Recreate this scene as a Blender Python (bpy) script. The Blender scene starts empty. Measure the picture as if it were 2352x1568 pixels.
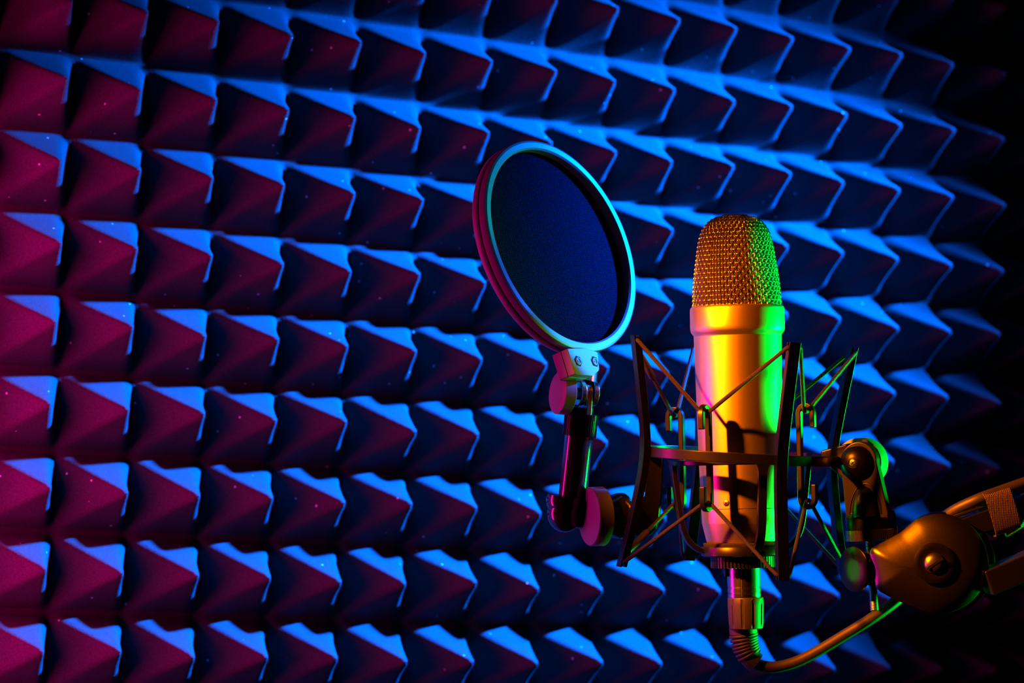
import bpy, bmesh, math, random
import numpy as np
from mathutils import Vector, Matrix
from math import sin, cos, tan, pi, radians, sqrt, acos, atan2

random.seed(4)
SC = bpy.context.scene
COL = SC.collection

# ------------------------------------------------------------------ camera
F = 6732.6                                   # focal length in pixels of the 2352 x 1568 frame
def wv(x, y, z):                             # wall axes (right, up, out of the wall) -> world
    return Vector((x, -z, y))
RT = wv(0.8380, 0.0310, 0.5447).normalized()
FW = wv(0.5407, 0.0880, -0.8366)
FW = (FW - RT * FW.dot(RT)).normalized()
DN = FW.cross(RT).normalized()
UP = -DN
CAM = Vector((-14.2833 * 0.05, -33.0786 * 0.05, 1.5 - 6.041 * 0.05))
cd = bpy.data.cameras.new('camera')
cam = bpy.data.objects.new('camera', cd)
COL.objects.link(cam)
cam.matrix_world = Matrix(((RT.x, UP.x, -FW.x, CAM.x), (RT.y, UP.y, -FW.y, CAM.y), (RT.z, UP.z, -FW.z, CAM.z), (0, 0, 0, 1)))
cd.sensor_width = 36.0
cd.lens = F / 2352 * 36.0
cd.clip_start = 0.05
D0 = 1.613                                   # distance to the microphone
cd.dof.use_dof = True
cd.dof.focus_distance = D0 - 0.01
cd.dof.aperture_fstop = 11.0
SC.camera = cam

# ------------------------------------------------------------------ world, lights, exposure
W = bpy.data.worlds.new('dark_room')
SC.world = W
W.use_nodes = True
W.node_tree.nodes['Background'].inputs[0].default_value = (0.2, 0.3, 0.6, 1)
W.node_tree.nodes['Background'].inputs[1].default_value = 0.0004
SC.view_settings.view_transform = 'Standard'
SC.view_settings.look = 'None'
SC.view_settings.gamma = 1.0
SC.view_settings.use_curve_mapping = False
SC.view_settings.exposure = 0.0
SC.cycles.use_denoising = True
SC.cycles.max_bounces = 5

def WP(col, row, z):                         # wall lattice position (column, row, pitches off the wall) -> world
    return Vector((col * 0.05, -z * 0.05, 1.5 - row * 0.05 * 0.9765))

def aim(o, target):
    o.rotation_euler = (target - o.location).to_track_quat('-Z', 'Y').to_euler()

def spot(name, loc, target, color, power, radius, half, blend):
    l = bpy.data.lights.new(name, 'SPOT')
    l.color = color; l.energy = power; l.shadow_soft_size = radius
    l.spot_size = 2 * radians(half); l.spot_blend = blend
    o = bpy.data.objects.new(name, l); COL.objects.link(o)
    o.location = loc; aim(o, target)
    return o

def area(name, loc, target, color, power, sx, sy, spread=180):
    l = bpy.data.lights.new(name, 'AREA')
    l.color = color; l.energy = power; l.shape = 'RECTANGLE'; l.size = sx; l.size_y = sy
    l.spread = radians(spread)
    o = bpy.data.objects.new(name, l); COL.objects.link(o)
    o.location = loc; aim(o, target)
    return o

MICP = WP(5.2, 4.3, 7.4)
spot('blue_lamp', WP(22.2, -6.9, 12.0), WP(-28.0, 28.0, -26.0), (0.0, 0.125, 1.0), 4900.0, 0.032, 19.2, 1.0)
area('magenta_lamp', WP(-2.4, 4.8, 1.7), WP(7.6, 4.8, 0.5), (1.0, 0.0, 0.27), 3.2, 0.04, 0.44)
spot('orange_lamp', WP(-5.0, 0.0, 8.1), WP(7.0, 4.75, 8.85), (1.0, 0.16, 0.0), 115.0, 0.015, 13.0, 0.3)
area('green_lamp', WP(17.0, 6.4, 9.8), WP(6.9, 5.0, 8.1), (0.0, 1.0, 0.03), 0.8, 0.05, 0.34, 17)

# ------------------------------------------------------------------ materials
def mat(name, base, rough=0.5, metal=0.0, spec=0.5, bump=None, vary=0.0, vscale=400.0, sheen=0.0):
    m = bpy.data.materials.new(name); m.use_nodes = True
    nt = m.node_tree; b = nt.nodes['Principled BSDF']
    b.inputs['Base Color'].default_value = (*base, 1)
    b.inputs['Roughness'].default_value = rough
    b.inputs['Metallic'].default_value = metal
    b.inputs['Specular IOR Level'].default_value = spec
    if sheen:
        b.inputs['Sheen Weight'].default_value = sheen
        b.inputs['Sheen Roughness'].default_value = 0.5
    tc = nt.nodes.new('ShaderNodeTexCoord')
    if vary:
        n = nt.nodes.new('ShaderNodeTexNoise'); n.inputs['Scale'].default_value = vscale
        n.inputs['Detail'].default_value = 3
        nt.links.new(tc.outputs['Object'], n.inputs['Vector'])
        mr = nt.nodes.new('ShaderNodeMapRange')
        mr.inputs['From Min'].default_value = 0.3; mr.inputs['From Max'].default_value = 0.7
        mr.inputs['To Min'].default_value = 1 - vary; mr.inputs['To Max'].default_value = 1 + vary
        nt.links.new(n.outputs['Fac'], mr.inputs['Value'])
        mx = nt.nodes.new('ShaderNodeMix'); mx.data_type = 'RGBA'; mx.blend_type = 'MULTIPLY'
        mx.inputs['Factor'].default_value = 1
        mx.inputs['A'].default_value = (*base, 1)
        nt.links.new(mr.outputs['Result'], mx.inputs['B'])
        nt.links.new(mx.outputs['Result'], b.inputs['Base Color'])
    if bump:
        sc, st, dist = bump
        n2 = nt.nodes.new('ShaderNodeTexNoise'); n2.inputs['Scale'].default_value = sc
        n2.inputs['Detail'].default_value = 2
        nt.links.new(tc.outputs['Object'], n2.inputs['Vector'])
        bp = nt.nodes.new('ShaderNodeBump'); bp.inputs['Strength'].default_value = st
        bp.inputs['Distance'].default_value = dist
        nt.links.new(n2.outputs['Fac'], bp.inputs['Height'])
        nt.links.new(bp.outputs['Normal'], b.inputs['Normal'])
    return m

def foam_material():
    m = mat('charcoal_foam', (0.028, 0.028, 0.029), 0.95, 0, 0.06, bump=(900, 0.55, 0.0006), vary=0.35, vscale=1300, sheen=0.0)
    nt = m.node_tree; b = nt.nodes['Principled BSDF']
    src = b.inputs['Base Color'].links[0].from_socket
    tc = nt.nodes.new('ShaderNodeTexCoord')
    v = nt.nodes.new('ShaderNodeTexVoronoi'); v.inputs['Scale'].default_value = 130
    nt.links.new(tc.outputs['Object'], v.inputs['Vector'])
    lt = nt.nodes.new('ShaderNodeMath'); lt.operation = 'LESS_THAN'; lt.inputs[1].default_value = 0.085
    nt.links.new(v.outputs['Distance'], lt.inputs[0])
    sx = nt.nodes.new('ShaderNodeSeparateColor'); nt.links.new(v.outputs['Color'], sx.inputs[0])
    gt = nt.nodes.new('ShaderNodeMath'); gt.operation = 'GREATER_THAN'; gt.inputs[1].default_value = 0.82
    nt.links.new(sx.outputs[0], gt.inputs[0])
    mu = nt.nodes.new('ShaderNodeMath'); mu.operation = 'MULTIPLY'
    nt.links.new(lt.outputs[0], mu.inputs[0]); nt.links.new(gt.outputs[0], mu.inputs[1])
    mx = nt.nodes.new('ShaderNodeMix'); mx.data_type = 'RGBA'
    nt.links.new(mu.outputs[0], mx.inputs['Factor'])
    nt.links.new(src, mx.inputs['A']); mx.inputs['B'].default_value = (0.5, 0.5, 0.5, 1)
    nt.links.new(mx.outputs['Result'], b.inputs['Base Color'])
    return m

M_FOAM = foam_material()
M_WALL = mat('dark_plaster', (0.05, 0.05, 0.05), 0.9, bump=(60, 0.2, 0.001), vary=0.1, vscale=20)
M_BODY = mat('champagne_paint', (0.66, 0.55, 0.38), 0.40, 1.0, 0.5, bump=(5200, 0.22, 0.00006), vary=0.12, vscale=4500)
M_WIRE = mat('nickel_wire', (0.65, 0.60, 0.52), 0.20, 1.0, 0.5, vary=0.1, vscale=900)
M_INNER = mat('fine_inner_gauze', (0.05, 0.03, 0.025), 0.45, 0.5, 0.5, bump=(2600, 1.0, 0.0008), vary=0.6, vscale=2600)
M_BLACK = mat('black_satin_metal', (0.0011, 0.001, 0.0011), 0.30, 0.0, 0.15, bump=(3000, 0.05, 0.00005), vary=0.15, vscale=900)
M_SATIN = mat('black_matte_coat', (0.0032, 0.003, 0.0032), 0.31, 0.0, 0.4, bump=(4500, 0.15, 0.00006), vary=0.15, vscale=1500)
M_GLOSS = mat('black_gloss_metal', (0.012, 0.012, 0.013), 0.16, 0.0, 0.8, vary=0.1, vscale=300)
M_CHROME = mat('dark_chrome', (0.45, 0.44, 0.44), 0.22, 1.0, 0.5, vary=0.08, vscale=500)
M_STEEL = mat('zinc_steel', (0.72, 0.70, 0.68), 0.28, 1.0, 0.5, vary=0.15, vscale=1200)
M_RUBBER = mat('black_rubber', (0.02, 0.018, 0.019), 0.55, 0.0, 0.5, bump=(3000, 0.15, 0.0002), vary=0.2, vscale=900)
M_CORD = mat('braided_elastic', (0.006, 0.005, 0.005), 0.5, 0.0, 0.35, bump=(3200, 0.9, 0.0006), vary=0.5, vscale=2200)
M_FELT = mat('black_felt', (0.03, 0.03, 0.03), 0.95, 0.0, 0.1, bump=(2500, 1.0, 0.001), vary=0.5, vscale=2500)
M_COVER = mat('black_satin_moulding', (0.17, 0.16, 0.16), 0.33, 1.0, 0.5, bump=(4500, 0.15, 0.00005), vary=0.15, vscale=1500)
M_BAR = mat('black_painted_steel', (0.006, 0.0057, 0.006), 0.36, 0.0, 0.6, bump=(4500, 0.15, 0.00005), vary=0.15, vscale=1500)
M_HOOP = mat('hoop_matte_black', (0.14, 0.14, 0.144), 0.45, 0.0, 0.3, bump=(4200, 0.2, 0.00006), vary=0.12, vscale=2500)
M_CABLE = mat('cable_jacket', (0.022, 0.02, 0.02), 0.48, 0.0, 0.6, bump=(2500, 0.12, 0.0002), vary=0.12, vscale=700)

def weave_material(name, base, scale, spec=0.0, rough=0.9):
    m = mat(name, base, rough, 0, spec, vary=0.6, vscale=1600)
    nt = m.node_tree; b = nt.nodes['Principled BSDF']
    tc = nt.nodes.new('ShaderNodeTexCoord')
    hs = []
    for d in ('X', 'Z'):
        w = nt.nodes.new('ShaderNodeTexWave'); w.bands_direction = d; w.inputs['Scale'].default_value = scale
        w.inputs['Distortion'].default_value = 1.0
        nt.links.new(tc.outputs['Object'], w.inputs['Vector']); hs.append(w)
    mu = nt.nodes.new('ShaderNodeMath'); mu.operation = 'MULTIPLY'
    nt.links.new(hs[0].outputs['Fac'], mu.inputs[0]); nt.links.new(hs[1].outputs['Fac'], mu.inputs[1])
    bp = nt.nodes.new('ShaderNodeBump'); bp.inputs['Strength'].default_value = 0.8; bp.inputs['Distance'].default_value = 0.0005
    nt.links.new(mu.outputs[0], bp.inputs['Height']); nt.links.new(bp.outputs['Normal'], b.inputs['Normal'])
    return m
M_FABRIC = weave_material('nylon_screen', (0.005, 0.0044, 0.010), 260)
M_STRAP = weave_material('hook_and_loop_weave', (0.07, 0.05, 0.045), 330, 0.4, 0.7)

# ------------------------------------------------------------------ mesh helpers
class MB:
    def __init__(s): s.v = []; s.f = []
    def add(s, vs, fs):
        o = len(s.v); s.v += [Vector(v) for v in vs]; s.f += [tuple(i + o for i in f) for f in fs]; return s
    def lathe(s, prof, O, A, seg=64, cap=True, rmod=None, ref=None):
        """prof: list of (t, r) in metres along axis A from O"""
        A = A.normalized()
        X = (ref if ref is not None else RT); X = (X - A * X.dot(A)).normalized(); Y = A.cross(X)
        vs = []; n = len(prof)
        for k, (t, r) in enumerate(prof):
            for i in range(seg):
                a = 2 * pi * i / seg
                rr = r if rmod is None else rmod(k, i, r)
                vs.append(O + A * t + (X * cos(a) + Y * sin(a)) * rr)
        fs = []
        for k in range(n - 1):
            for i in range(seg):
                j = (i + 1) % seg
                fs.append((k * seg + i, k * seg + j, (k + 1) * seg + j, (k + 1) * seg + i))
        if cap:
            fs.append(tuple(range(seg))[::-1]); fs.append(tuple((n - 1) * seg + i for i in range(seg)))
        return s.add(vs, fs)
    def tube(s, pts, r, seg=10, closed=False, rmod=None):
        pts = [Vector(p) for p in pts]; n = len(pts); vs = []; fs = []
        T = []
        for i in range(n):
            a = pts[(i - 1) % n] if (closed or i > 0) else pts[i]
            b = pts[(i + 1) % n] if (closed or i < n - 1) else pts[i]
            T.append((b - a).normalized())
        N = T[0].orthogonal().normalized()
        for i in range(n):
            N = (N - T[i] * N.dot(T[i])).normalized(); B = T[i].cross(N)
            rr = r[i] if isinstance(r, (list, tuple)) else r
            for k in range(seg):
                a = 2 * pi * k / seg
                vs.append(pts[i] + (N * cos(a) + B * sin(a)) * rr)
        for i in range(n if closed else n - 1):
            j = (i + 1) % n
            for k in range(seg):
                l = (k + 1) % seg
                fs.append((i * seg + k, i * seg + l, j * seg + l, j * seg + k))
        if not closed:
            fs.append(tuple(range(seg))[::-1]); fs.append(tuple((n - 1) * seg + k for k in range(seg)))
        return s.add(vs, fs)
    def rect_sweep(s, pts, wdirs, hw, tdirs, ht):
        """rectangular bar: half width hw along wdirs, half thickness ht along tdirs"""
        vs = []; fs = []; n = len(pts)
        for i in range(n):
            w = wdirs[i] * (hw[i] if isinstance(hw, list) else hw); t = tdirs[i] * (ht[i] if isinstance(ht, list) else ht)
            vs += [pts[i] - w - t, pts[i] + w - t, pts[i] + w + t, pts[i] - w + t]
        for i in range(n - 1):
            for k in range(4):
                l = (k + 1) % 4
                fs.append((i * 4 + k, i * 4 + l, i * 4 + 4 + l, i * 4 + 4 + k))
        fs.append((3, 2, 1, 0)); b = (n - 1) * 4; fs.append((b, b + 1, b + 2, b + 3))
        return s.add(vs, fs)
    def prism(s, poly, depth):
        """poly: world points; extruded by the vector depth"""
        n = len(poly)
        vs = [Vector(p) for p in poly] + [Vector(p) + depth for p in poly]
        fs = [tuple(range(n)), tuple(range(2 * n - 1, n - 1, -1))]
        for i in range(n):
            j = (i + 1) % n
            fs.append((j, i, n + i, n + j))
        return s.add(vs, fs)
    def obox(s, c, ax, ay, az):
        vs = [c + ax * i + ay * j + az * k for k in (-1, 1) for j in (-1, 1) for i in (-1, 1)]
        return s.add(vs, [(0, 2, 3, 1), (4, 5, 7, 6), (0, 1, 5, 4), (2, 6, 7, 3), (0, 4, 6, 2), (1, 3, 7, 5)])
    def build(s, name, m, parent=None, bevel=0, angle=35, bseg=2):
        root = parent
        while root is not None and root.parent is not None: root = root.parent
        off = root.location if root is not None else Vector((0, 0, 0))
        me = bpy.data.meshes.new(name)
        me.from_pydata([tuple(v - off) for v in s.v], [], s.f)
        bm = bmesh.new(); bm.from_mesh(me); bmesh.ops.recalc_face_normals(bm, faces=bm.faces); bm.to_mesh(me); bm.free()
        me.materials.append(m)
        me.polygons.foreach_set('use_smooth', [True] * len(me.polygons))
        o = bpy.data.objects.new(name, me); COL.objects.link(o)
        if parent is not None: o.parent = parent
        if bevel:
            bv = o.modifiers.new('bevel', 'BEVEL'); bv.width = bevel; bv.segments = bseg; bv.limit_method = 'ANGLE'
            bv.angle_limit = radians(angle); bv.harden_normals = True
        else:
            me.set_sharp_from_angle(angle=radians(angle))
        return o

def thing(name, loc, label, cat, group=None):
    o = bpy.data.objects.new(name, None); COL.objects.link(o); o.location = loc
    o.empty_display_size = 0.02
    o['label'] = label; o['category'] = cat
    if group: o['group'] = group
    return o

S = D0 / F                                   # metres per pixel at the microphone's distance
def PX(px, py, d=0.0):
    """a point seen at (px, py), d small units (S) beyond the microphone's distance"""
    z = D0 + d * S
    return CAM + RT * ((px - 1176) / F * z) + DN * ((py - 784) / F * z) + FW * z

def ray_plane(px, py, O, N):
    d = RT * ((px - 1176) / F) + DN * ((py - 784) / F) + FW
    return CAM + d * ((O - CAM).dot(N) / d.dot(N))

def smooth(pts, n=8, closed=False):
    pts = [Vector(p) for p in pts]; out = []; m = len(pts)
    for i in range(m if closed else m - 1):
        if closed: p0, p1, p2, p3 = pts[(i - 1) % m], pts[i], pts[(i + 1) % m], pts[(i + 2) % m]
        else: p0, p1, p2, p3 = pts[max(i - 1, 0)], pts[i], pts[i + 1], pts[min(i + 2, m - 1)]
        for k in range(n):
            t = k / n
            out.append(0.5 * ((2 * p1) + (p2 - p0) * t + (2 * p0 - 5 * p1 + 4 * p2 - p3) * t * t + (3 * p1 - p0 - 3 * p2 + p3) * t ** 3))
    if not closed: out.append(pts[-1])
    return out

def round_poly(pts, rads, n=6):
    """round the corners of a closed polygon lying in one plane"""
    out = []; m = len(pts)
    for i in range(m):
        p, a, b = Vector(pts[i]), Vector(pts[i - 1]), Vector(pts[(i + 1) % m])
        r = rads[i] if isinstance(rads, (list, tuple)) else rads
        if r <= 0: out.append(p); continue
        u = (a - p); v = (b - p); lu, lv = u.length, v.length; u /= lu; v /= lv
        ang = u.angle(v); d = min(r / tan(ang / 2), lu * 0.48, lv * 0.48)
        q0, q1 = p + u * d, p + v * d
        for k in range(n + 1):
            t = k / n
            out.append(q0 * (1 - t) ** 2 + p * 2 * t * (1 - t) + q1 * t * t)
    return out

# ------------------------------------------------------------------ the setting: wall behind the foam
mb = MB(); x0, x1, z0, z1 = -0.50, 1.40, 0.60, 2.10
mb.obox(Vector(((x0 + x1) / 2, 0.09, (z0 + z1) / 2)), Vector(((x1 - x0) / 2, 0, 0)), Vector((0, 0.06, 0)), Vector((0, 0, (z1 - z0) / 2)))
wall = mb.build('wall_back', M_WALL); wall['kind'] = 'structure'

# ------------------------------------------------------------------ pyramid foam
def foam():
    p = 0.05; pz = 0.05 * 0.9765; H = 0.0501
    c0, c1, r0, r1 = -8, 26, -9, 15
    n = 24
    nx = (c1 - c0) * n + 1; nz = (r1 - r0) * n + 1
    gx = np.linspace(c0 - 0.5, c1 - 0.5, nx); gz = np.linspace(r0 - 0.5, r1 - 0.5, nz)
    U, V = np.meshgrid(gx, gz)
    rng = np.random.default_rng(3)
    u = np.abs(U - np.round(U)) * 2; v = np.abs(V - np.round(V)) * 2
    nn = 8.5
    m = (u ** nn + v ** nn) ** (1 / nn)
    t = np.clip(1 - m, 0, 1)
    h = np.where(t > 0, t ** 1.22, 0)
    k = 0.05                                             # slightly blunt tips
    h = np.where(h > 1 - 2 * k, (1 - 2 * k) + 2 * k * (1 - np.exp(-(h - 1 + 2 * k) / (2 * k))) * 1.0, h) * 1.03
    h = h * H
    # gentle unevenness of soft foam
    cx = np.round(U).astype(int) - c0; cz = np.round(V).astype(int) - r0
    jit = rng.normal(0, 0.022, (cz.max() + 2, cx.max() + 2))
    h = h * (1 + jit[cz, cx])
    dx = rng.normal(0, 0.0009, jit.shape)[cz, cx] * h / H; dz = rng.normal(0, 0.0009, jit.shape)[cz, cx] * h / H
    X = U * p + dx; Z = 1.5 - V * pz + dz; Y = -h
    verts = np.stack([X, Y, Z], -1).reshape(-1, 3)
    idx = np.arange(nx * nz).reshape(nz, nx)
    quads = np.stack([idx[:-1, :-1], idx[1:, :-1], idx[1:, 1:], idx[:-1, 1:]], -1).reshape(-1, 4)
    # border turned back to the wall
    b = np.concatenate([idx[0, :], idx[1:, -1], idx[-1, -2::-1], idx[-2:0:-1, 0]])
    bv = verts[b].copy(); bv[:, 1] = 0.029
    o = len(verts); nb = len(b); k0 = np.arange(nb); k1 = (k0 + 1) % nb
    side = np.stack([b[k0], b[k1], o + k1, o + k0], -1)
    verts = np.concatenate([verts, bv]); faces = np.concatenate([quads, side])
    me = bpy.data.meshes.new('acoustic_foam')
    me.vertices.add(len(verts)); me.vertices.foreach_set('co', verts.astype(np.float32).ravel())
    me.loops.add(faces.size); me.loops.foreach_set('vertex_index', faces.astype(np.int32).ravel())
    me.polygons.add(len(faces)); me.polygons.foreach_set('loop_start', np.arange(0, faces.size, 4, dtype=np.int32))
    me.polygons.foreach_set('use_smooth', np.ones(len(faces), dtype=bool))
    me.update(calc_edges=True); me.validate()
    me.materials.append(M_FOAM)
    ob = bpy.data.objects.new('acoustic_foam', me); COL.objects.link(ob)
    ob['label'] = 'charcoal acoustic foam sheet of square pyramids covering the wall behind the microphone'
    ob['category'] = 'acoustic foam'
foam()

# ------------------------------------------------------------------ microphone
def axes(tilt, roll):
    """frame leaning tilt degrees away from the camera and roll degrees to the right"""
    a = (UP * cos(radians(tilt)) + FW * sin(radians(tilt)) + RT * tan(radians(roll))).normalized()
    x = (RT - a * RT.dot(a)).normalized(); y = x.cross(a) * -1
    y = a.cross(x)                           # away from the camera
    return x, y, a
MX, MY, MA = axes(2.4, -1.15)
OM = PX(1700.5, 1040)
def MIC(r, az, t):
    return OM + (MX * sin(az) - MY * cos(az)) * (r * S) + MA * (t * S)
def mt(y): return 1040.0 - y

mic = thing('condenser_microphone', MIC(0, 0, mt(1250)), 'champagne metal large condenser microphone standing upright in the black shock mount', 'microphone')

def lathe_px(prof, O, A, **kw):              # profile in small units
    mb = MB(); mb.lathe([(t * S, r * S) for t, r in prof], O, A, **kw); return mb
prof = [(mt(772), 100.8), (mt(900), 98.6), (mt(1000), 96.8), (mt(1100), 94.5), (mt(1166), 93.2)]
body = lathe_px(prof, OM, MA, seg=96).build('body', M_BODY, mic)
collar_prof = [(mt(772), 100.5), (mt(769), 101.6), (mt(766), 104.0), (mt(762), 106.6), (mt(757), 108.2), (mt(750), 108.6), (mt(712), 108.4), (mt(707), 107.6),
               (mt(704), 105.5), (mt(702.5), 102.5), (mt(702.5), 90)]
lathe_px(collar_prof, OM, MA, seg=96).build('collar', M_BODY, mic, angle=60)
base_prof = [(mt(1167.2), 92.0), (mt(1168), 93.0), (mt(1199), 92.2), (mt(1201), 91.6), (mt(1246), 81.0), (mt(1249), 79)]
lathe_px(base_prof, OM, MA, seg=96).build('base_cap', M_BODY, mic, angle=25)
# slotted screw low on the body
def screw_head(O, N, r, name, m, parent, dome=0.35, cross=True, seg=32):
    N = N.normalized()
    mb = MB(); mb.lathe([(-0.6 * r, r), (0.0, r), (dome * r * 0.6, r * 0.85), (dome * r, r * 0.5), (dome * r * 1.08, r * 0.05)], O, N, seg=seg)
    o = mb.build(name, m, parent)
    X = RT - N * RT.dot(N); X.normalize(); Y = N.cross(X)
    rc = MB()
    c, s_ = cos(0.6), sin(0.6)
    A1, A2 = X * c + Y * s_, Y * c - X * s_
    for a, b in (((A1, A2), (A2, A1)) if cross else ((A1, A2),)):
        rc.obox(O + N * (dome * r * 1.05), a * (r * (0.55 if cross else 0.93)), b * (r * 0.12), N * (r * 0.05))
    rc.build('recess', M_GLOSS, o)
    return o
az_s = math.asin((1662 - 1703) / 93.4)
scr_o = MIC(93.5, az_s, mt(1153)); scr_n = (MX * sin(az_s) - MY * cos(az_s))
screw_head(scr_o, scr_n, 7.5 * S, 'screw', M_STEEL, mic, dome=0.2)

# grille: two bulging faces meeting in a vertical crease
GP = [(705, 100.5), (690, 100.3), (670, 99.6), (650, 98.2), (630, 96.3), (610, 94.0), (590, 91.4), (570, 88.4), (550, 84.4), (535, 80.0), (522, 73.5), (512, 65.5), (504, 55), (498, 42), (494, 27), (491.5, 6)]
GY = np.array([g[0] for g in GP][::-1]); GR = np.array([g[1] for g in GP][::-1])
CREASE = radians(15)
def grille_pt(th, y, off=0.0):
    """th measured from the crease towards the camera"""
    w = float(np.interp(y, GY, GR))
    q = min(1.0, max(0.0, (705 - y) / 120.0)); m = 2.0 - 0.75 * q
    x = sin(th); c = cos(th)
    yy = (1 if c >= 0 else -1) * sqrt(max(0.0, 1 - abs(x) ** m))
    dep = 1.0 - 0.06 * q
    r = sqrt(x * x + yy * yy * dep * dep); a = atan2(x, yy * dep)
    return MIC(w * r, a + CREASE, mt(y)), (MX * sin(a + CREASE) - MY * cos(a + CREASE))
inner = MB(); seg = 96; vs = []; ys = list(np.linspace(706, 520, 24)) + [512, 505, 500, 496.5, 494.5]
for y in ys:
    for i in range(seg):
        p, nrm = grille_pt(2 * pi * i / seg, y); vs.append(p - nrm * (3.2 * S) - MA * (2.0 * S))
fs = []
for k in range(len(ys) - 1):
    for i in range(seg):
        j = (i + 1) % seg; fs.append((k * seg + i, k * seg + j, (k + 1) * seg + j, (k + 1) * seg + i))
fs.append(tuple((len(ys) - 1) * seg + i for i in range(seg)))
inner.add(vs, fs)
gr = MB(); NV = 78; NR = 19
# warp along the surface: rows nearly even in arc length
arc_y = [705.0]; arcs = [0.0]
for y in np.linspace(704.5, 491.6, 430):
    r_a, r_b = np.interp(arc_y[-1], GY, GR), np.interp(y, GY, GR)
    arcs.append(arcs[-1] + sqrt((arc_y[-1] - y) ** 2 + (r_a - r_b) ** 2)); arc_y.append(y)
def y_at(f): return float(np.interp(f * arcs[-1], arcs, arc_y))
def gnorm(th, y):
    p, n_ = grille_pt(th, y)
    up = max(0.0, (520 - y) / 28.0)
    return p, (n_ + MA * up * 1.2).normalized()
for k in range(NR + 6):                      # hoops of the weave
    f = (k + 0.3) / (NR + 6.0); y = y_at(f)
    pts = []
    for i in range(NV * 4):
        th = 2 * pi * i / (NV * 4)
        p, n_ = gnorm(th, y); wv_ = cos(pi * (i / 4.0 + k)) * 1.0 * S
        pts.append(p + n_ * wv_)
    gr.tube(pts, 0.8 * S, seg=5, closed=True)
for i in range(NV):                          # uprights of the weave
    th = 2 * pi * i / NV
    top = 0.985 if i % 4 == 0 else (0.93 if i % 2 == 0 else 0.87)
    pts = []; n = 100
    for j in range(n + 1):
        f = top * j / n; y = y_at(f)
        p, n_ = gnorm(th, y); wv_ = 0.6 * S - cos(pi * (i + f * (NR + 6.0) - 0.3)) * 2.0 * S
        pts.append(p + n_ * wv_)
    gr.tube(pts, 0.95 * S, seg=5)
grille = gr.build('grille', M_WIRE, mic, angle=80)
inner.build('inner_mesh', M_INNER, grille, angle=80)

# ------------------------------------------------------------------ shock mount
FX, FY, FA = axes(0.45, 3.0)
OF = PX(1699, 1046)
def FRM(r, az, t):
    return OF + (FX * sin(az) - FY * cos(az)) * (r * S) + FA * (t * S)
def frad(az): return FX * sin(az) - FY * cos(az)
def ftan(az): return FX * cos(az) + FY * sin(az)
mount = thing('shock_mount', FRM(0, 0, -240), 'black spider shock mount with elastic cords cradling the microphone body', 'shock mount')
PAZ = radians(18.7)
post_az = [PAZ + radians(90) * k for k in range(4)]        # front, right, back, left
# carrying ring
mb = MB(); seg = 128
rp = [(-11.5, 216), (11.5, 216), (11.5, 224), (-11.5, 224)]
vs = []; fs = []
for i in range(seg):
    a = 2 * pi * i / seg
    for (t, r) in rp: vs.append(FRM(r, a, t))
for i in range(seg):
    j = (i + 1) % seg
    for k in range(4):
        l = (k + 1) % 4; fs.append((i * 4 + k, i * 4 + l, j * 4 + l, j * 4 + k))
mb.add(vs, fs).build('outer_ring', M_SATIN, mount, bevel=1.6 * S, angle=40)
# posts with a slot at either end
pt = np.array([-250, -200, -150, -100, -60, -30, 0, 30, 60, 100, 150, 200, 250.]); 
prd = np.array([273.5, 263, 253.5, 244.5, 238, 234.5, 233, 234.5, 238.0, 244.0, 252, 260.5, 269.])
for a in post_az:
    mb = MB(); pts = [FRM(r, a, t) for r, t in zip(prd, pt)]
    mb.rect_sweep(pts, [ftan(a)] * len(pts), 13.5 * S, [frad(a)] * len(pts), 8.5 * S)
    for sgn, ra, rb in ((1, 269, 271.5), (-1, 273.5, 276)):
        for off in (-6.2, 6.2):
            mb.rect_sweep([FRM(ra + off, a, sgn * 249), FRM(rb + off, a, sgn * 263)], [ftan(a)] * 2, 13.5 * S, [frad(a)] * 2, 2.3 * S)
    mb.build('post', M_BLACK, mount, bevel=0.9 * S, angle=40)
# cradle around the microphone (follows the microphone's axis)
CAZ = radians(-31.8)
hook_az = [CAZ + radians(90) * k for k in range(4)]        # front-left, front-right, back-right, back-left
leg_az = [CAZ + radians(45) + radians(90) * k for k in range(4)]
def mrad(az): return MX * sin(az) - MY * cos(az)
def mtan(az): return MX * cos(az) + MY * sin(az)
mb = MB(); vs = []; fs = []
for i in range(seg):
    a = 2 * pi * i / seg
    for (t, r) in [(-27, 157), (-14, 157), (-14, 168), (-27, 168)]: vs.append(MIC(r, a, t))
for i in range(seg):
    j = (i + 1) % seg
    for k in range(4):
        l = (k + 1) % 4; fs.append((i * 4 + k, i * 4 + l, j * 4 + l, j * 4 + k))
mb.add(vs, fs).build('cradle_ring', M_SATIN, mount, bevel=3 * S, angle=40)
for a in leg_az:
    P = smooth([MIC(r, a, t) for t, r in [(-24, 162), (-60, 158), (-110, 151.5), (-160, 144), (-190, 134), (-208, 120), (-219, 104), (-222, 92)]], 5)
    n = len(P); T = [(P[min(i + 1, n - 1)] - P[max(i - 1, 0)]).normalized() for i in range(n)]
    wd = [mtan(a)] * n; td = [T[i].cross(mtan(a)).normalized() for i in range(n)]
    hw = [(10.0 + 7 * max(0, 1 - i / 5.0) ** 2) * S for i in range(n)]
    MB().rect_sweep(P, wd, hw, td, 6.0 * S).build('cradle_leg', M_SATIN, mount, bevel=2.2 * S, angle=40)
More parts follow.
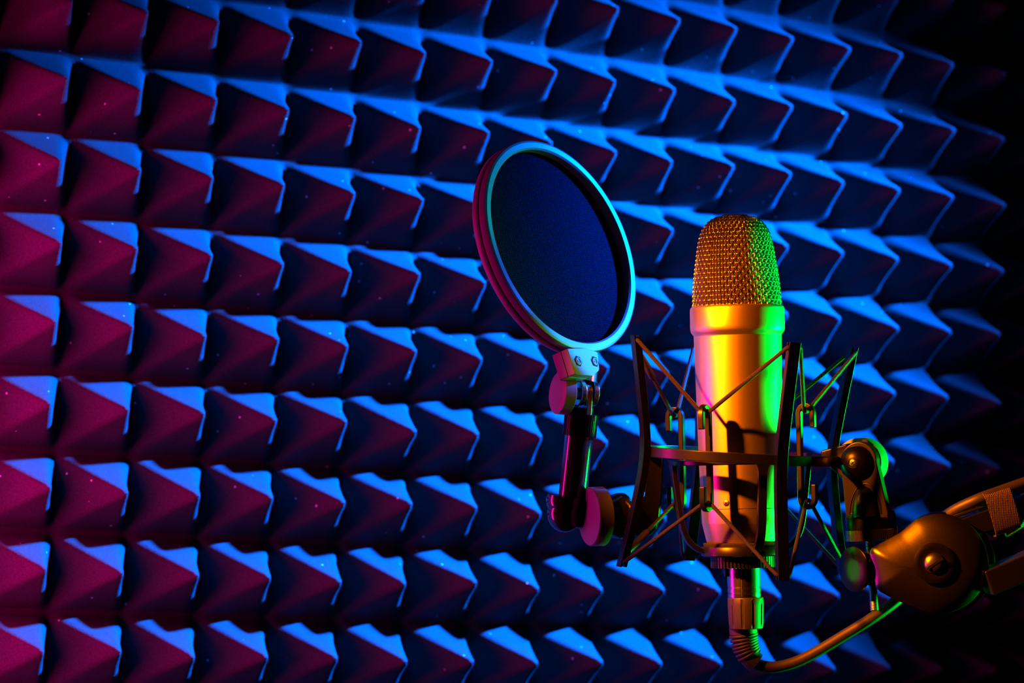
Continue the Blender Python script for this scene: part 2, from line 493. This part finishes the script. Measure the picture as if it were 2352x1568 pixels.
for a in hook_az:
    path = []
    R0_, R1_, tt, tb = 152, 186, 88, -108
    rc = (R1_ - R0_) / 2.0
    path += [(R1_, tt - 34), (R1_, tt - 10)]
    path += [(R0_ + rc + rc * cos(q), tt + rc * sin(q)) for q in np.linspace(0, pi, 9)]
    path += [(R0_, tt - 30), (R0_, 30), (R0_, -30), (R0_, tb + 30)]
    path += [(R0_ + rc - rc * cos(q), tb - rc * sin(q)) for q in np.linspace(0, pi, 9)]
    path += [(R1_, tb + 10), (R1_, tb + 34)]
    P = [MIC(r, a, t) for r, t in path]; n = len(P)
    T = [(P[min(i + 1, n - 1)] - P[max(i - 1, 0)]).normalized() for i in range(n)]
    MB().rect_sweep(P, [mtan(a)] * n, 7.0 * S, [T[i].cross(mtan(a)).normalized() for i in range(n)], 6.2 * S).build('hook', M_SATIN, mount, bevel=2.6 * S, angle=40, bseg=3)
# elastic cords zigzagging between posts and hooks
def cord(sgn):
    pts = []
    order = []
    for k in range(4):
        order.append(('p', post_az[k])); order.append(('h', hook_az[(k + 1) % 4]))
    ctrl = []
    for kind, a in order:
        if kind == 'p':
            r, t = (271.0, 252) if sgn > 0 else (275.5, -252)
            ctrl += [FRM(r - 1.5, a, t - sgn * 3) - ftan(a) * (17 * S), FRM(r, a, t), FRM(r - 1.5, a, t - sgn * 3) + ftan(a) * (17 * S)]
        else:
            t = 90 if sgn > 0 else -110
            ctrl += [MIC(169, a, t + sgn * 2) - mtan(a) * (9 * S), MIC(169, a, t), MIC(169, a, t + sgn * 2) + mtan(a) * (9 * S)]
    # straight between groups, rounded at the supports
    out = []
    m = len(ctrl)
    for i in range(m):
        p0, p1, p2, p3 = ctrl[(i - 1) % m], ctrl[i], ctrl[(i + 1) % m], ctrl[(i + 2) % m]
        if i % 3 == 2:
            for k in range(14): out.append(p1.lerp(p2, k / 14))
        else:
            d1 = (p1 - p0).normalized() if i % 3 == 0 else (p2 - p0).normalized()
            d2 = (p3 - p2).normalized() if i % 3 == 1 else (p3 - p1).normalized()
            L = (p2 - p1).length
            for k in range(6):
                t = k / 6
                h00 = 2 * t ** 3 - 3 * t * t + 1; h10 = t ** 3 - 2 * t * t + t; h01 = -2 * t ** 3 + 3 * t * t; h11 = t ** 3 - t * t
                out.append(p1 * h00 + d1 * (L * h10) + p2 * h01 + d2 * (L * h11))
    c = MB().tube(out, 4.7 * S, seg=12, closed=True).build('elastic_cord', M_CORD, mount, angle=80)
    # crimped sleeve where the cord is joined, on the run from the left post to the rear left hook
    a0, a1 = ctrl[9 + 9] , None
    return ctrl, c
ctrl_t, cord_t = cord(1)
ctrl_b, cord_b = cord(-1)
def sleeve(p, q, f0, f1, c):
    A = p.lerp(q, f0); B = p.lerp(q, f1); L = (B - A).length
    MB().lathe([(0, 4.8 * S), (L * 0.06, 6.4 * S), (L * 0.5, 8.0 * S), (L * 0.94, 8.0 * S), (L, 5 * S)], A, (B - A), seg=20).build('cord_sleeve', M_RUBBER, c)
# control order: front post 0-2, front-right hook 3-5, right post 6-8, back-right hook 9-11, back post 12-14, back-left hook 15-17, left post 18-20, front-left hook 21-23
sleeve(ctrl_t[18], ctrl_t[17], 0.18, 0.50, cord_t)
sleeve(ctrl_b[18], ctrl_b[17], 0.08, 0.50, cord_b)
# cup at the bottom with felt pad and knurled locking nut
lathe_px([(mt(1276), 62), (mt(1276), 90), (mt(1273), 95), (mt(1256), 96), (mt(1252), 93), (mt(1251), 84), (mt(1251), 60)], OM, MA, seg=80).build('cradle_cup', M_SATIN, mount, angle=45)
lathe_px([(mt(1252), 62), (mt(1252), 90), (mt(1246.5), 92), (mt(1244), 88), (mt(1244), 62)], OM, MA, seg=80, cap=True).build('felt_pad', M_FELT, mount)
def knurl(t0, t1, r, n, O, A, name, m, parent, depth=3.0, seg_per=6, ref=None):
    seg = n * seg_per
    def rm(k, i, rr):
        ph = (i % seg_per) / seg_per
        return rr if (k in (0, 5)) else (rr if ph < 0.55 else rr - depth * S)
    mb = MB(); mb.lathe([(t0 * S, (r - depth) * S * 0.97), (t0 * S, r * S), ((t0 + 1.2) * S, r * S), ((t1 - 1.2) * S, r * S), (t1 * S, r * S), (t1 * S, (r - depth) * S * 0.97)], O, A, seg=seg, rmod=rm, ref=ref)
    return mb.build(name, m, parent, angle=30)
knurl(mt(1302), mt(1275.5), 74, 52, OM, MA, 'locking_nut', M_SATIN, mount, depth=4.5)

# ------------------------------------------------------------------ swivel yoke of the shock mount
YD = -52.0                                              # a little nearer than the microphone's axis
YN = (-FW * cos(radians(27)) - RT * sin(radians(27)) + UP * 0.02).normalized()      # pivot axis, towards the camera and left
YO = PX(1969, 1061, YD)
def YP(px, py, k=0.0): return ray_plane(px, py, YO + YN * (k * S), YN)
# lug joining the ring to the pivot
lug = [PX(1886, 1034, -60), PX(1900, 1028, -60), PX(1950, 1016, -46), PX(1990, 1040, -30), PX(1975, 1102, -30), PX(1932, 1096, -50), PX(1888, 1062, -60)]
c_l = sum(lug, Vector()) / len(lug)
MB().prism(round_poly([YP(1884, 1035, 0), YP(1950, 1017, 0), YP(1992, 1040, 0), YP(1980, 1100, 0), YP(1936, 1098, 0), YP(1886, 1060, 0)], [6 * S, 12 * S, 14 * S, 14 * S, 20 * S, 8 * S]), YN * (-26 * S)).build('swivel_lug', M_SATIN, mount, bevel=4 * S, angle=40, bseg=3)
# front cheek of the yoke
def cheek(k, th, name):
    pts = []
    cx, cy, R_ = 1971.5, 1061, 42
    top = [YP(cx + R_ * cos(q), cy - R_ * 1.12 * sin(q), k) for q in np.linspace(radians(172), radians(-2), 22)]
    pts = top + [YP(2040, 1176, k), YP(2040, 1190, k), YP(1943, 1192, k), YP(1942, 1180, k)]
    return MB().prism(pts, YN * (-th * S)).build(name, M_SATIN, mount, bevel=3.0 * S, angle=40, bseg=3)
ck = cheek(26, 24, 'yoke_cheek')
cheek(-28, 22, 'yoke_cheek')
# recess arch and bullet shaped web on the front cheek
bl = MB(); base_c = YP(1990, 1186, 24); ax_up = (YP(1985, 1115, 24) - YP(1990, 1186, 24)).normalized()
Lb = (YP(1985, 1112, 24) - base_c).length
bl.lathe([(0, 35 * S), (Lb * 0.25, 33.5 * S), (Lb * 0.5, 30 * S), (Lb * 0.7, 25 * S), (Lb * 0.85, 17.5 * S), (Lb * 0.95, 9.5 * S), (Lb, 1 * S)], base_c + YN * (-8 * S), ax_up, seg=48)
bl.build('yoke_web', M_SATIN, ck, angle=50)
arch = [YP(1990 + 36.5 * cos(q) - 2.5, 1186 - 76 * sin(q), 26.5) for q in np.linspace(radians(175), radians(5), 24)]
MB().tube(arch, 1.6 * S, seg=8).build('web_rim', M_SATIN, ck)
# dome cap with star recess screw
mb = MB(); q = np.linspace(0, pi / 2 * 0.98, 14)
mb.lathe([(-6 * S, 40 * S), (0, 40 * S)] + [(26 * S * sin(x), 39 * S * cos(x)) for x in q], YP(1968, 1062, 26), YN, seg=64)
dome = mb.build('dome_cap', M_BLACK, mount, angle=50)
mb = MB(); mb.lathe([(0, 13 * S), (1.6 * S, 13 * S), (2.2 * S, 11.5 * S), (0.8 * S, 10.5 * S), (0.8 * S, 9.5 * S)], YP(1968, 1062, 26) + YN * (24 * S), YN, seg=48)
mb.build('screw_seat', M_SATIN, dome)
screw_head(YP(1968, 1062, 26) + YN * (24.6 * S), YN, 9.5 * S, 'star_screw', M_STEEL, mount, dome=0.3)
# round body under the cheeks, knurled ring, threaded stud
YA_ = (YP(1969, 1061, 0) - YP(1999, 1200, 0)).normalized()
YB = PX(2000, 1197, YD)
YA_ = (YA_ - FW * YA_.dot(FW)).normalized()
YA_ = (UP * 1.0 - RT * 0.07 + FW * 0.02).normalized()
yoke_base = lathe_px([(-18, 54), (-16, 57), (14, 57), (22, 54), (24, 48)], YB, YA_, seg=72).build('yoke_base', M_BLACK, mount, angle=40)
knurl(-41, -17, 60, 84, YB, YA_, 'thread_ring', M_CHROME, mount, depth=2.6, seg_per=6)
# clamping thumb knob on the far side
KO = YP(1968, 1062, -46)
mb = MB(); mb.lathe([(30 * S, 13 * S), (-12 * S, 13 * S)], KO, YN, seg=32)
mb.lathe([(-8 * S, 52 * S), (-10 * S, 56 * S), (-54 * S, 57 * S), (-58 * S, 54 * S), (-58 * S, 20 * S)], KO, YN, seg=72)
mb.build('clamp_knob', M_HOOP, mount, angle=40)

# ------------------------------------------------------------------ boom arm
boom = thing('boom_arm', PX(2160, 1294, 0), 'black boom arm end with round joint cover holding the shock mount, at the right edge', 'boom arm')
BN = (-FW * cos(radians(3)) - RT * sin(radians(3))).normalized()
BO = PX(2158, 1294, -124)
def BP(px, py, k=0.0): return ray_plane(px, py, BO + BN * (k * S), BN)
def drop_outline():
    """teardrop: round at the right, narrow at the left; each rim point with the ridge point it rises to"""
    cx, cy, R_ = 2157, 1294, 115
    rim = [(cx + R_ * 0.985 * cos(q), cy - R_ * sin(q)) for q in np.linspace(radians(118), radians(-104), 60)]
    way = [rim[-1], (2090, 1391), (2050, 1374), (2022, 1359), (2012, 1349), (1997, 1270), (2002, 1256), (2030, 1243), (2068, 1222), rim[0]]
    for (xa, ya), (xb, yb) in zip(way[:-1], way[1:]):
        m = max(1, int(sqrt((xb - xa) ** 2 + (yb - ya) ** 2) / 6))
        rim += [(xa + (xb - xa) * i / m, ya + (yb - ya) * i / m) for i in range(1, m + 1)]
    rim.pop()
    pts = []
    for x, y in rim:
        mx = 2157 if x > 2157 else max(2055, 2157 + (x - 2157) * 0.62)
        my = 1294 + (2157 - mx) * 0.1
        pts.append((x, y, mx, my))
    return pts
RIM = drop_outline(); RXY = np.array([(r[0], r[1]) for r in RIM])
def drop_layer(f, k):
    out = []
    for (x, y, mx, my) in RIM:
        px, py = x + (mx - x) * f, y + (my - y) * f
        if k is None:                                   # rolled edge flattening towards the middle
            d = float(np.sqrt(((RXY - (px, py)) ** 2).sum(1)).min())
            out.append(BP(px, py, -8 + 36 * (1 - math.exp(-d / 32.0))))
        else: out.append(BP(px, py, k))
    return out
mb = MB(); layers = [drop_layer(0, -84), drop_layer(0, -8)]
for f in (0.015, 0.05, 0.1, 0.17, 0.25, 0.35, 0.46, 0.58, 0.7, 0.82, 0.93, 0.985): layers.append(drop_layer(f, None))
n = len(layers[0]); vs = [p for L in layers for p in L]; fs = []
for a in range(len(layers) - 1):
    for i in range(n):
        j = (i + 1) % n; fs.append((a * n + i, a * n + j, (a + 1) * n + j, (a + 1) * n + i))
fs.append(tuple(range(n))); fs.append(tuple((len(layers) - 1) * n + i for i in range(n)))
cover = mb.add(vs, fs).build('joint_cover', M_COVER, boom, angle=85)
# dished seat and big slotted screw
SOc = BP(2146, 1293, 33)
mb = MB(); mb.lathe([(-2 * S, 46 * S), (0.6 * S, 40 * S), (1.2 * S, 33 * S), (-1.0 * S, 27 * S), (-1.5 * S, 20 * S)], SOc, BN, seg=64)
mb.build('screw_seat', M_SATIN, cover, angle=60)
screw_head(SOc + BN * (2 * S), BN, 23 * S, 'joint_screw', M_STEEL, boom, dome=0.45, cross=False, seg=48)
# second plate and washer behind the cover
mb = MB(); mb.lathe([(-116 * S, 112 * S), (-112 * S, 117 * S), (-91 * S, 117 * S), (-87 * S, 112 * S)], BP(2160, 1296, 0) + RT * (16 * S) + DN * (4 * S), BN, seg=96)
mb.build('joint_back_plate', M_BLACK, boom, angle=40)
# the two parallel bars running off to the right
def bar(pa, pb, hh, hd, name, d):
    A, B = pa, pa + (pb - pa) * 2.4; T = (B - A).normalized(); up = (UP - T * UP.dot(T)).normalized(); dp = T.cross(up)
    return MB().rect_sweep([A, B], [up] * 2, hh * S, [dp] * 2, hd * S).build(name, M_BAR, boom, bevel=3.5 * S, angle=40, bseg=3)
bar(PX(2170, 1226, -62), PX(2620, 1062, 58), 24, 26, 'upper_bar', 0)
bar(PX(2262, 1338, -108), PX(2640, 1178, -20), 29, 27, 'lower_bar', 0)
A_, B_ = PX(2170, 1194, -80), PX(2620, 1030, 40)
bar(A_, B_, 3.0, 7, 'tension_rod', 0)
# clamp knob and its boss at the narrow end
KN = (-RT * 0.83 - FW * 0.55 + DN * 0.03).normalized()
mb = MB(); kc = PX(1960, 1307, -72)
mb.lathe([(-9 * S, 48 * S), (-7 * S, 52 * S), (-1.5 * S, 52 * S), (0, 50 * S), (0.2 * S, 20 * S)], kc, KN, seg=64)
mb.build('clamp_knob', M_BLACK, boom, angle=40)
mb = MB(); mb.lathe([(-75 * S, 40 * S), (-40 * S, 39 * S), (-34 * S, 36 * S), (-20 * S, 22 * S), (-9 * S, 20 * S)], kc, KN, seg=48)
mb.build('clamp_boss', M_GLOSS, boom, angle=40)
# threaded stud through the end, up into the yoke ring and out below
st_t, st_b = PX(1996, 1228, YD), PX(2009, 1402, YD)
ax = (st_t - st_b).normalized(); L = (st_t - st_b).length
nth = 52; prof = []
for i in range(nth):
    prof += [(L * i / nth, 8.2 * S), (L * (i + 0.5) / nth, 10.2 * S)]
mb = MB(); mb.lathe(prof, st_b, ax, seg=24); mb.build('threaded_stud', M_STEEL, boom, angle=20)

# ------------------------------------------------------------------ cable with plug
cable = thing('microphone_cable', MIC(0, 0, mt(1310)), 'black microphone cable with silver plug curving from the microphone to the boom arm', 'cable')
plug = lathe_px([(mt(1301), 34), (mt(1301), 38), (mt(1346), 38), (mt(1347), 37), (mt(1349), 37), (mt(1350), 38.3), (mt(1358), 38.3), (mt(1359), 37.2), (mt(1361), 37.2), (mt(1362), 38.3), (mt(1370), 38)], OM + MX * (1.5 * S), MA, seg=64).build('plug_shell', M_CHROME, cable, angle=25)
MB().obox(MIC(40, radians(-80), mt(1313)), mrad(radians(-80)) * (4 * S), mtan(radians(-80)) * (7 * S), MA * (9 * S)).build('latch', M_BLACK, cable, bevel=1.2 * S)
MB().obox(MIC(38, radians(-12), mt(1335)) + MX * S, mtan(radians(-12)) * (0.8 * S), mrad(radians(-12)) * (0.9 * S), MA * (33 * S)).build('plug_key', M_STEEL, plug)
def boot_mod(k, i, r):
    a = (i % 12) / 12.0
    if 3 <= k <= 6 and a < 0.17: return r - 2.2 * S
    return r
mb = MB(); mb.lathe([(mt(y) * S, r * S) for y, r in [(1370, 36), (1370.5, 40), (1373, 41), (1386, 41), (1387, 41), (1431, 39.4), (1432, 39.3), (1441, 38), (1442.5, 35)]], OM + MX * (4 * S), MA, seg=120, rmod=boot_mod)
mb.build('plug_boot', M_RUBBER, cable, angle=30)
# ribbed bend relief
pth = smooth([PX(1707, 1436), PX(1708, 1455), PX(1711, 1475), PX(1715, 1492), PX(1722, 1508), PX(1735, 1521)], 10)
mb = MB(); mb.tube(pth, [(27 - 8 * i / len(pth)) * S for i in range(len(pth))], seg=32)
mb.tube([PX(1707, 1441), PX(1707.5, 1456)], 32 * S, seg=48)
core = mb.build('bend_relief', M_RUBBER, cable, angle=60)
mb = MB(); helix = []
T0 = smooth([PX(1707.5, 1457), PX(1709, 1470), PX(1712, 1482), PX(1716, 1494), PX(1722, 1506)], 40)
turns = 7; m_ = len(T0)
for i, p in enumerate(T0):
    T = (T0[min(i + 1, m_ - 1)] - T0[max(i - 1, 0)]).normalized()
    X = (RT - T * RT.dot(T)).normalized(); Y = T.cross(X); a = 2 * pi * turns * i / m_
    helix.append(p + (X * cos(a) + Y * sin(a)) * ((30 - 5 * i / m_) * S))
mb.tube(helix, 4.0 * S, seg=10)
mb.build('relief_coil', M_RUBBER, core, angle=80)
mb = MB(); mb.tube(smooth([PX(1721, 1506), PX(1727, 1514), PX(1737, 1522)], 5), 24 * S, seg=40); mb.build('relief_collar', M_RUBBER, core, angle=50)
cp = smooth([PX(1716, 1500), PX(1730, 1518), PX(1752, 1529), PX(1785, 1531), PX(1830, 1519), PX(1880, 1494), PX(1940, 1458), PX(2000, 1421), PX(2055, 1382, 20), PX(2105, 1335, 50), PX(2130, 1265, 60),
             PX(2145, 1210, 20), PX(2185, 1176, -30), PX(2245, 1147, -60), PX(2300, 1127, -52), PX(2360, 1106, -36), PX(2480, 1064, 0), PX(2620, 1012, 40)], 10)
cp.append(cp[-1] + (PX(2620, 1062, 58) - PX(2170, 1226, -62)) * 1.25)
MB().tube(cp, 13 * S, seg=20).build('cord', M_CABLE, cable, angle=80)

# hook-and-loop strap tying the cable to the boom
strap = thing('cable_strap', PX(2290, 1170, -40), 'woven hook and loop strap wrapped round the boom arm and cable', 'strap')
T = (PX(2620, 1062, 90) - PX(2170, 1226, -30)).normalized()
up = (UP - T * UP.dot(T)).normalized(); dp = T.cross(up)
if dp.dot(FW) > 0: dp = -dp                             # towards the camera
def strap_loop(cen, hwid, loop, th, name, m, parent):
    vs = []; fs = []; n = len(loop)
    for e in (-1, 1):
        for o_ in (0, 1):
            for (u_, d_) in loop:
                L = sqrt(u_ * u_ + d_ * d_); f = 1 + o_ * th / L
                vs.append(cen + T * (e * hwid * S) + up * (u_ * f * S) + dp * (d_ * f * S))
    def q(e, o_, i): return (e * 2 + o_) * n + (i % n)
    for i in range(n):
        fs += [(q(0, 1, i), q(0, 1, i + 1), q(1, 1, i + 1), q(1, 1, i)), (q(0, 0, i), q(1, 0, i), q(1, 0, i + 1), q(0, 0, i + 1)),
               (q(0, 0, i), q(0, 0, i + 1), q(0, 1, i + 1), q(0, 1, i)), (q(1, 0, i), q(1, 1, i), q(1, 1, i + 1), q(1, 0, i + 1))]
    return MB().add(vs, fs).build(name, m, parent, angle=50)
cen = PX(2291, 1177, -34)
loop = [(54, 8), (55, 24), (46, 33), (30, 35), (0, 35), (-30, 34), (-42, 30), (-44, 10), (-40, -26), (-20, -34), (26, -34), (42, -20), (52, -6)]
strap_loop(cen, 32, loop, 3.0, 'band', M_STRAP, strap)
tail = MB(); tp = smooth([cen + up * (-44 * S) + dp * (34 * S), cen + up * (-50 * S) + dp * (30 * S) + T * (8 * S), cen + up * (-46 * S) + dp * (18 * S) + T * (40 * S), cen + up * (-30 * S) + dp * (8 * S) + T * (70 * S)], 6)
tail.rect_sweep(tp, [(T * 0.75 - dp * 0.6).normalized()] * len(tp), 22 * S, [up] * len(tp), 1.6 * S)
tail.build('loose_end', M_STRAP, strap)

# ------------------------------------------------------------------ pop filter
pop = thing('pop_filter', PX(1318, 1180, 60), 'round black pop filter screen tilted on a short stem left of the microphone', 'pop filter')
PD = 120.0
PC = PX(1291, 563, PD)
TH = radians(24); TL = radians(53)
pr = RT * cos(TH) + UP * sin(TH)                        # where the face is turned to, as seen
PN = (pr * sin(TL) - FW * cos(TL)).normalized()
PV = (-RT * sin(TH) + UP * cos(TH)).normalized()        # long axis of the ellipse
PU = PV.cross(PN).normalized()
SD = (D0 + PD * S) / F
def hoop(prof, name, m, parent, angle=35):
    """closed ring section (radius, offset along normal)"""
    vs = []; fs = []; n = len(prof); seg = 160
    for i in range(seg):
        a = 2 * pi * i / seg; d = PU * cos(a) + PV * sin(a)
        for r, k in prof: vs.append(PC + d * (r * SD) + PN * (k * SD))
    for i in range(seg):
        j = (i + 1) % seg
        for k in range(n):
            l = (k + 1) % n; fs.append((i * n + k, i * n + l, j * n + l, j * n + k))
    return MB().add(vs, fs).build(name, m, parent, angle=angle)
front = hoop([(238, 0), (240, 2), (252, 2), (256.5, 0), (258, -4), (258, -17), (256.5, -19), (236, -19), (236, -2)], 'hoop', M_HOOP, pop, angle=22)
hoop([(238, -20), (256.5, -20), (258, -21.5), (258, -37), (255, -41), (250, -42), (238, -42), (236, -38), (236, -22)], 'rear_hoop', M_HOOP, pop, angle=60)
mb = MB(); vs = [PC + PN * (-24 * SD)]; fs = []; rings = 12; seg_ = 96
for k in range(1, rings + 1):
    for i in range(seg_):
        a = 2 * pi * i / seg_; r = 237.0 * k / rings
        vs.append(PC + (PU * cos(a) + PV * sin(a)) * (r * SD) + PN * ((-24 + 3.0 * (r / 237) ** 6) * SD))
for i in range(seg_): fs.append((0, 1 + i, 1 + (i + 1) % seg_))
for k in range(rings - 1):
    for i in range(seg_):
        j = (i + 1) % seg_; fs.append((1 + k * seg_ + i, 1 + (k + 1) * seg_ + i, 1 + (k + 1) * seg_ + j, 1 + k * seg_ + j))
scr = mb.add(vs, fs).build('screen', M_FABRIC, pop)
so = scr.modifiers.new('thickness', 'SOLIDIFY'); so.thickness = 0.0006
# clip block gripping the bottom of the hoop
def PP(px, py, k=0.0): return ray_plane(px, py, PC + PN * (k * SD), PN)
clip_o = round_poly([PP(1303, 800, 5), PP(1342, 799, 5), PP(1373, 808, 5), PP(1377, 850, 5), PP(1362, 863, 5), PP(1321, 859, 5)], [2 * S, 6 * S, 6 * S, 12 * S, 6 * S, 5 * S])
clip = MB().prism(clip_o, PN * (-20 * SD)).build('clip', M_HOOP, pop, bevel=2.5 * S, angle=40)
MB().prism([p + PN * (-21 * SD) for p in clip_o], PN * (-26 * SD)).build('rear_clip', M_HOOP, pop, bevel=2.5 * S, angle=40)
for (x, y) in ((1328, 829), (1366, 830)):
    O = PP(x, y, 5)
    mb = MB(); mb.lathe([(-4 * S, 13.5 * S), (0.8 * S, 13.5 * S), (0.8 * S, 11.5 * S)], O, PN, seg=6, ref=PV); w = mb.build('hex_seat', M_FELT, clip, angle=20)
    mb = MB(); mb.lathe([(0, 9.5 * S), (1.8 * S, 9.5 * S), (2.4 * S, 8.4 * S), (2.4 * S, 6.0 * S), (0.9 * S, 5.4 * S), (0.9 * S, 1 * S)], O, PN, seg=32)
    mb.lathe([(0.9 * S, 3.2 * S), (2.0 * S, 2.6 * S), (2.2 * S, 0.4 * S)], O, PN, seg=20)
    mb.build('clip_screw', M_HOOP, clip, angle=30)
# swivel joint with fork, wing knob
JN = (-RT * sin(radians(67)) - FW * cos(radians(67)) + UP * 0.05).normalized()
JD = 75.0
JO = PX(1346, 902, JD)
SJ = (D0 + JD * S) / F
tx = (UP - JN * UP.dot(JN)).normalized(); ty = JN.cross(tx)
for k in (-16, 16):
    ear = []
    for q in np.linspace(0, 2 * pi, 40, endpoint=False):
        ear.append(JO + JN * ((k + 6) * SJ) + (tx * sin(q) * 30 + ty * cos(q) * 30) * SJ)
    MB().prism(ear, JN * (-12 * SJ)).build('fork_ear', M_CHROME, pop, bevel=2 * S, angle=40)
MB().tube([PX(1353, 856, PD - 30), PX(1350, 880, JD + 5)], 20 * S, seg=24).build('fork_neck', M_CHROME, pop)
tg = [JO + JN * (7 * SJ) + (tx * sin(q) * 24 + ty * cos(q) * 24) * SJ for q in np.linspace(0, pi, 20)] + [JO + JN * (7 * SJ) - tx * (55 * SJ) - ty * (22 * SJ), JO + JN * (7 * SJ) - tx * (55 * SJ) + ty * (22 * SJ)]
MB().prism(tg, JN * (-14 * SJ)).build('tongue', M_CHROME, pop, bevel=2 * S, angle=40)
mb = MB(); kc = PX(1280, 901.5, JD - 25)
mb.lathe([(-29 * SJ, 46 * SJ), (-27 * SJ, 49 * SJ), (-2 * SJ, 49 * SJ), (0, 46.5 * SJ), (0.3 * SJ, 20 * SJ)], kc, (JN + UP * 0.06 + RT * 0.0).normalized(), seg=72)
mb.lathe([(-60 * SJ, 14 * SJ), (-28 * SJ, 14 * SJ)], kc, JN, seg=32)
mb.build('thumb_knob', M_HOOP, pop, angle=40)
# stem: knurled nut, tube and rounded elbow
s_top, s_bot = PX(1337, 940, JD), PX(1314, 1150, JD)
SAx = (s_top - s_bot).normalized(); SL = (s_top - s_bot).length / SJ
knurl(SL - 60, SL - 8, 39.5, 40, s_bot, SAx, 'stem_nut', M_BLACK, pop, depth=2.4)
mb = MB(); mb.lathe([((SL - 10) * SJ, 26 * SJ), ((SL + 4) * SJ, 26 * SJ)], s_bot, SAx, seg=40); mb.build('stem_washer', M_BLACK, pop)
mb = MB(); mb.lathe([(-4 * SJ, 32.5 * SJ), ((SL - 58) * SJ, 32.5 * SJ)], s_bot, SAx, seg=64); mb.build('stem', M_GLOSS, pop)
mb = MB(); q = np.linspace(0, pi / 2 * 0.97, 16)
mb.lathe([(12 * SJ, 36 * SJ), (14 * SJ, 40 * SJ), (13 * SJ, 45 * SJ), (5 * SJ, 46.5 * SJ), (-8 * SJ, 46 * SJ), (-14 * SJ, 42.5 * SJ), (-18 * SJ, 40.5 * SJ)] + [((-26 - 44 * sin(x)) * SJ, 40.5 * cos(x) * SJ) for x in q], s_bot + RT * (-14 * SJ) + DN * (2 * SJ), SAx, seg=64)
mb.build('elbow_cup', M_GLOSS, pop, angle=50)
# clamp knob and spool between elbow and bracket
K2 = (-RT * 0.93 - FW * 0.36).normalized()
kc = PX(1353, 1186, 25)
mb = MB(); mb.lathe([(-36 * S, 64 * S), (-34 * S, 68 * S), (-3 * S, 68 * S), (0, 65.5 * S), (1.5 * S, 40 * S), (2.5 * S, 2 * S)], kc, K2, seg=80)
mb.build('clamp_knob', M_HOOP, pop, angle=40)
mb = MB(); mb.lathe([(-36 * S, 40 * S), (-50 * S, 44 * S), (-62 * S, 50 * S), (-72 * S, 53 * S), (-86 * S, 53 * S), (-92 * S, 49 * S), (-94 * S, 40 * S)], kc, K2, seg=64)
mb.build('clamp_spool', M_GLOSS, pop, angle=40)
MB().tube(smooth([PX(1312, 1186, JD), PX(1345, 1190, JD - 6), PX(1400, 1190, 45)], 6), 24 * S, seg=24).build('elbow_arm', M_GLOSS, pop)
# curved bracket plate from the clamp to the mount's ring
BD = 55
br = [PX(1486, 1042, BD), PX(1521, 1047, BD), PX(1519, 1100, BD), PX(1513, 1185, BD), PX(1506, 1215, BD), PX(1488, 1232, BD), PX(1436, 1226, BD), PX(1420, 1196, BD), PX(1432, 1158, BD), PX(1466, 1150, BD), PX(1480, 1138, BD), PX(1483, 1110, BD)]
MB().prism(round_poly(br, 10 * S), (FW * 0.9 + RT * 0.35) * (14 * S)).build('bracket', M_SATIN, pop, bevel=2 * S, angle=40)
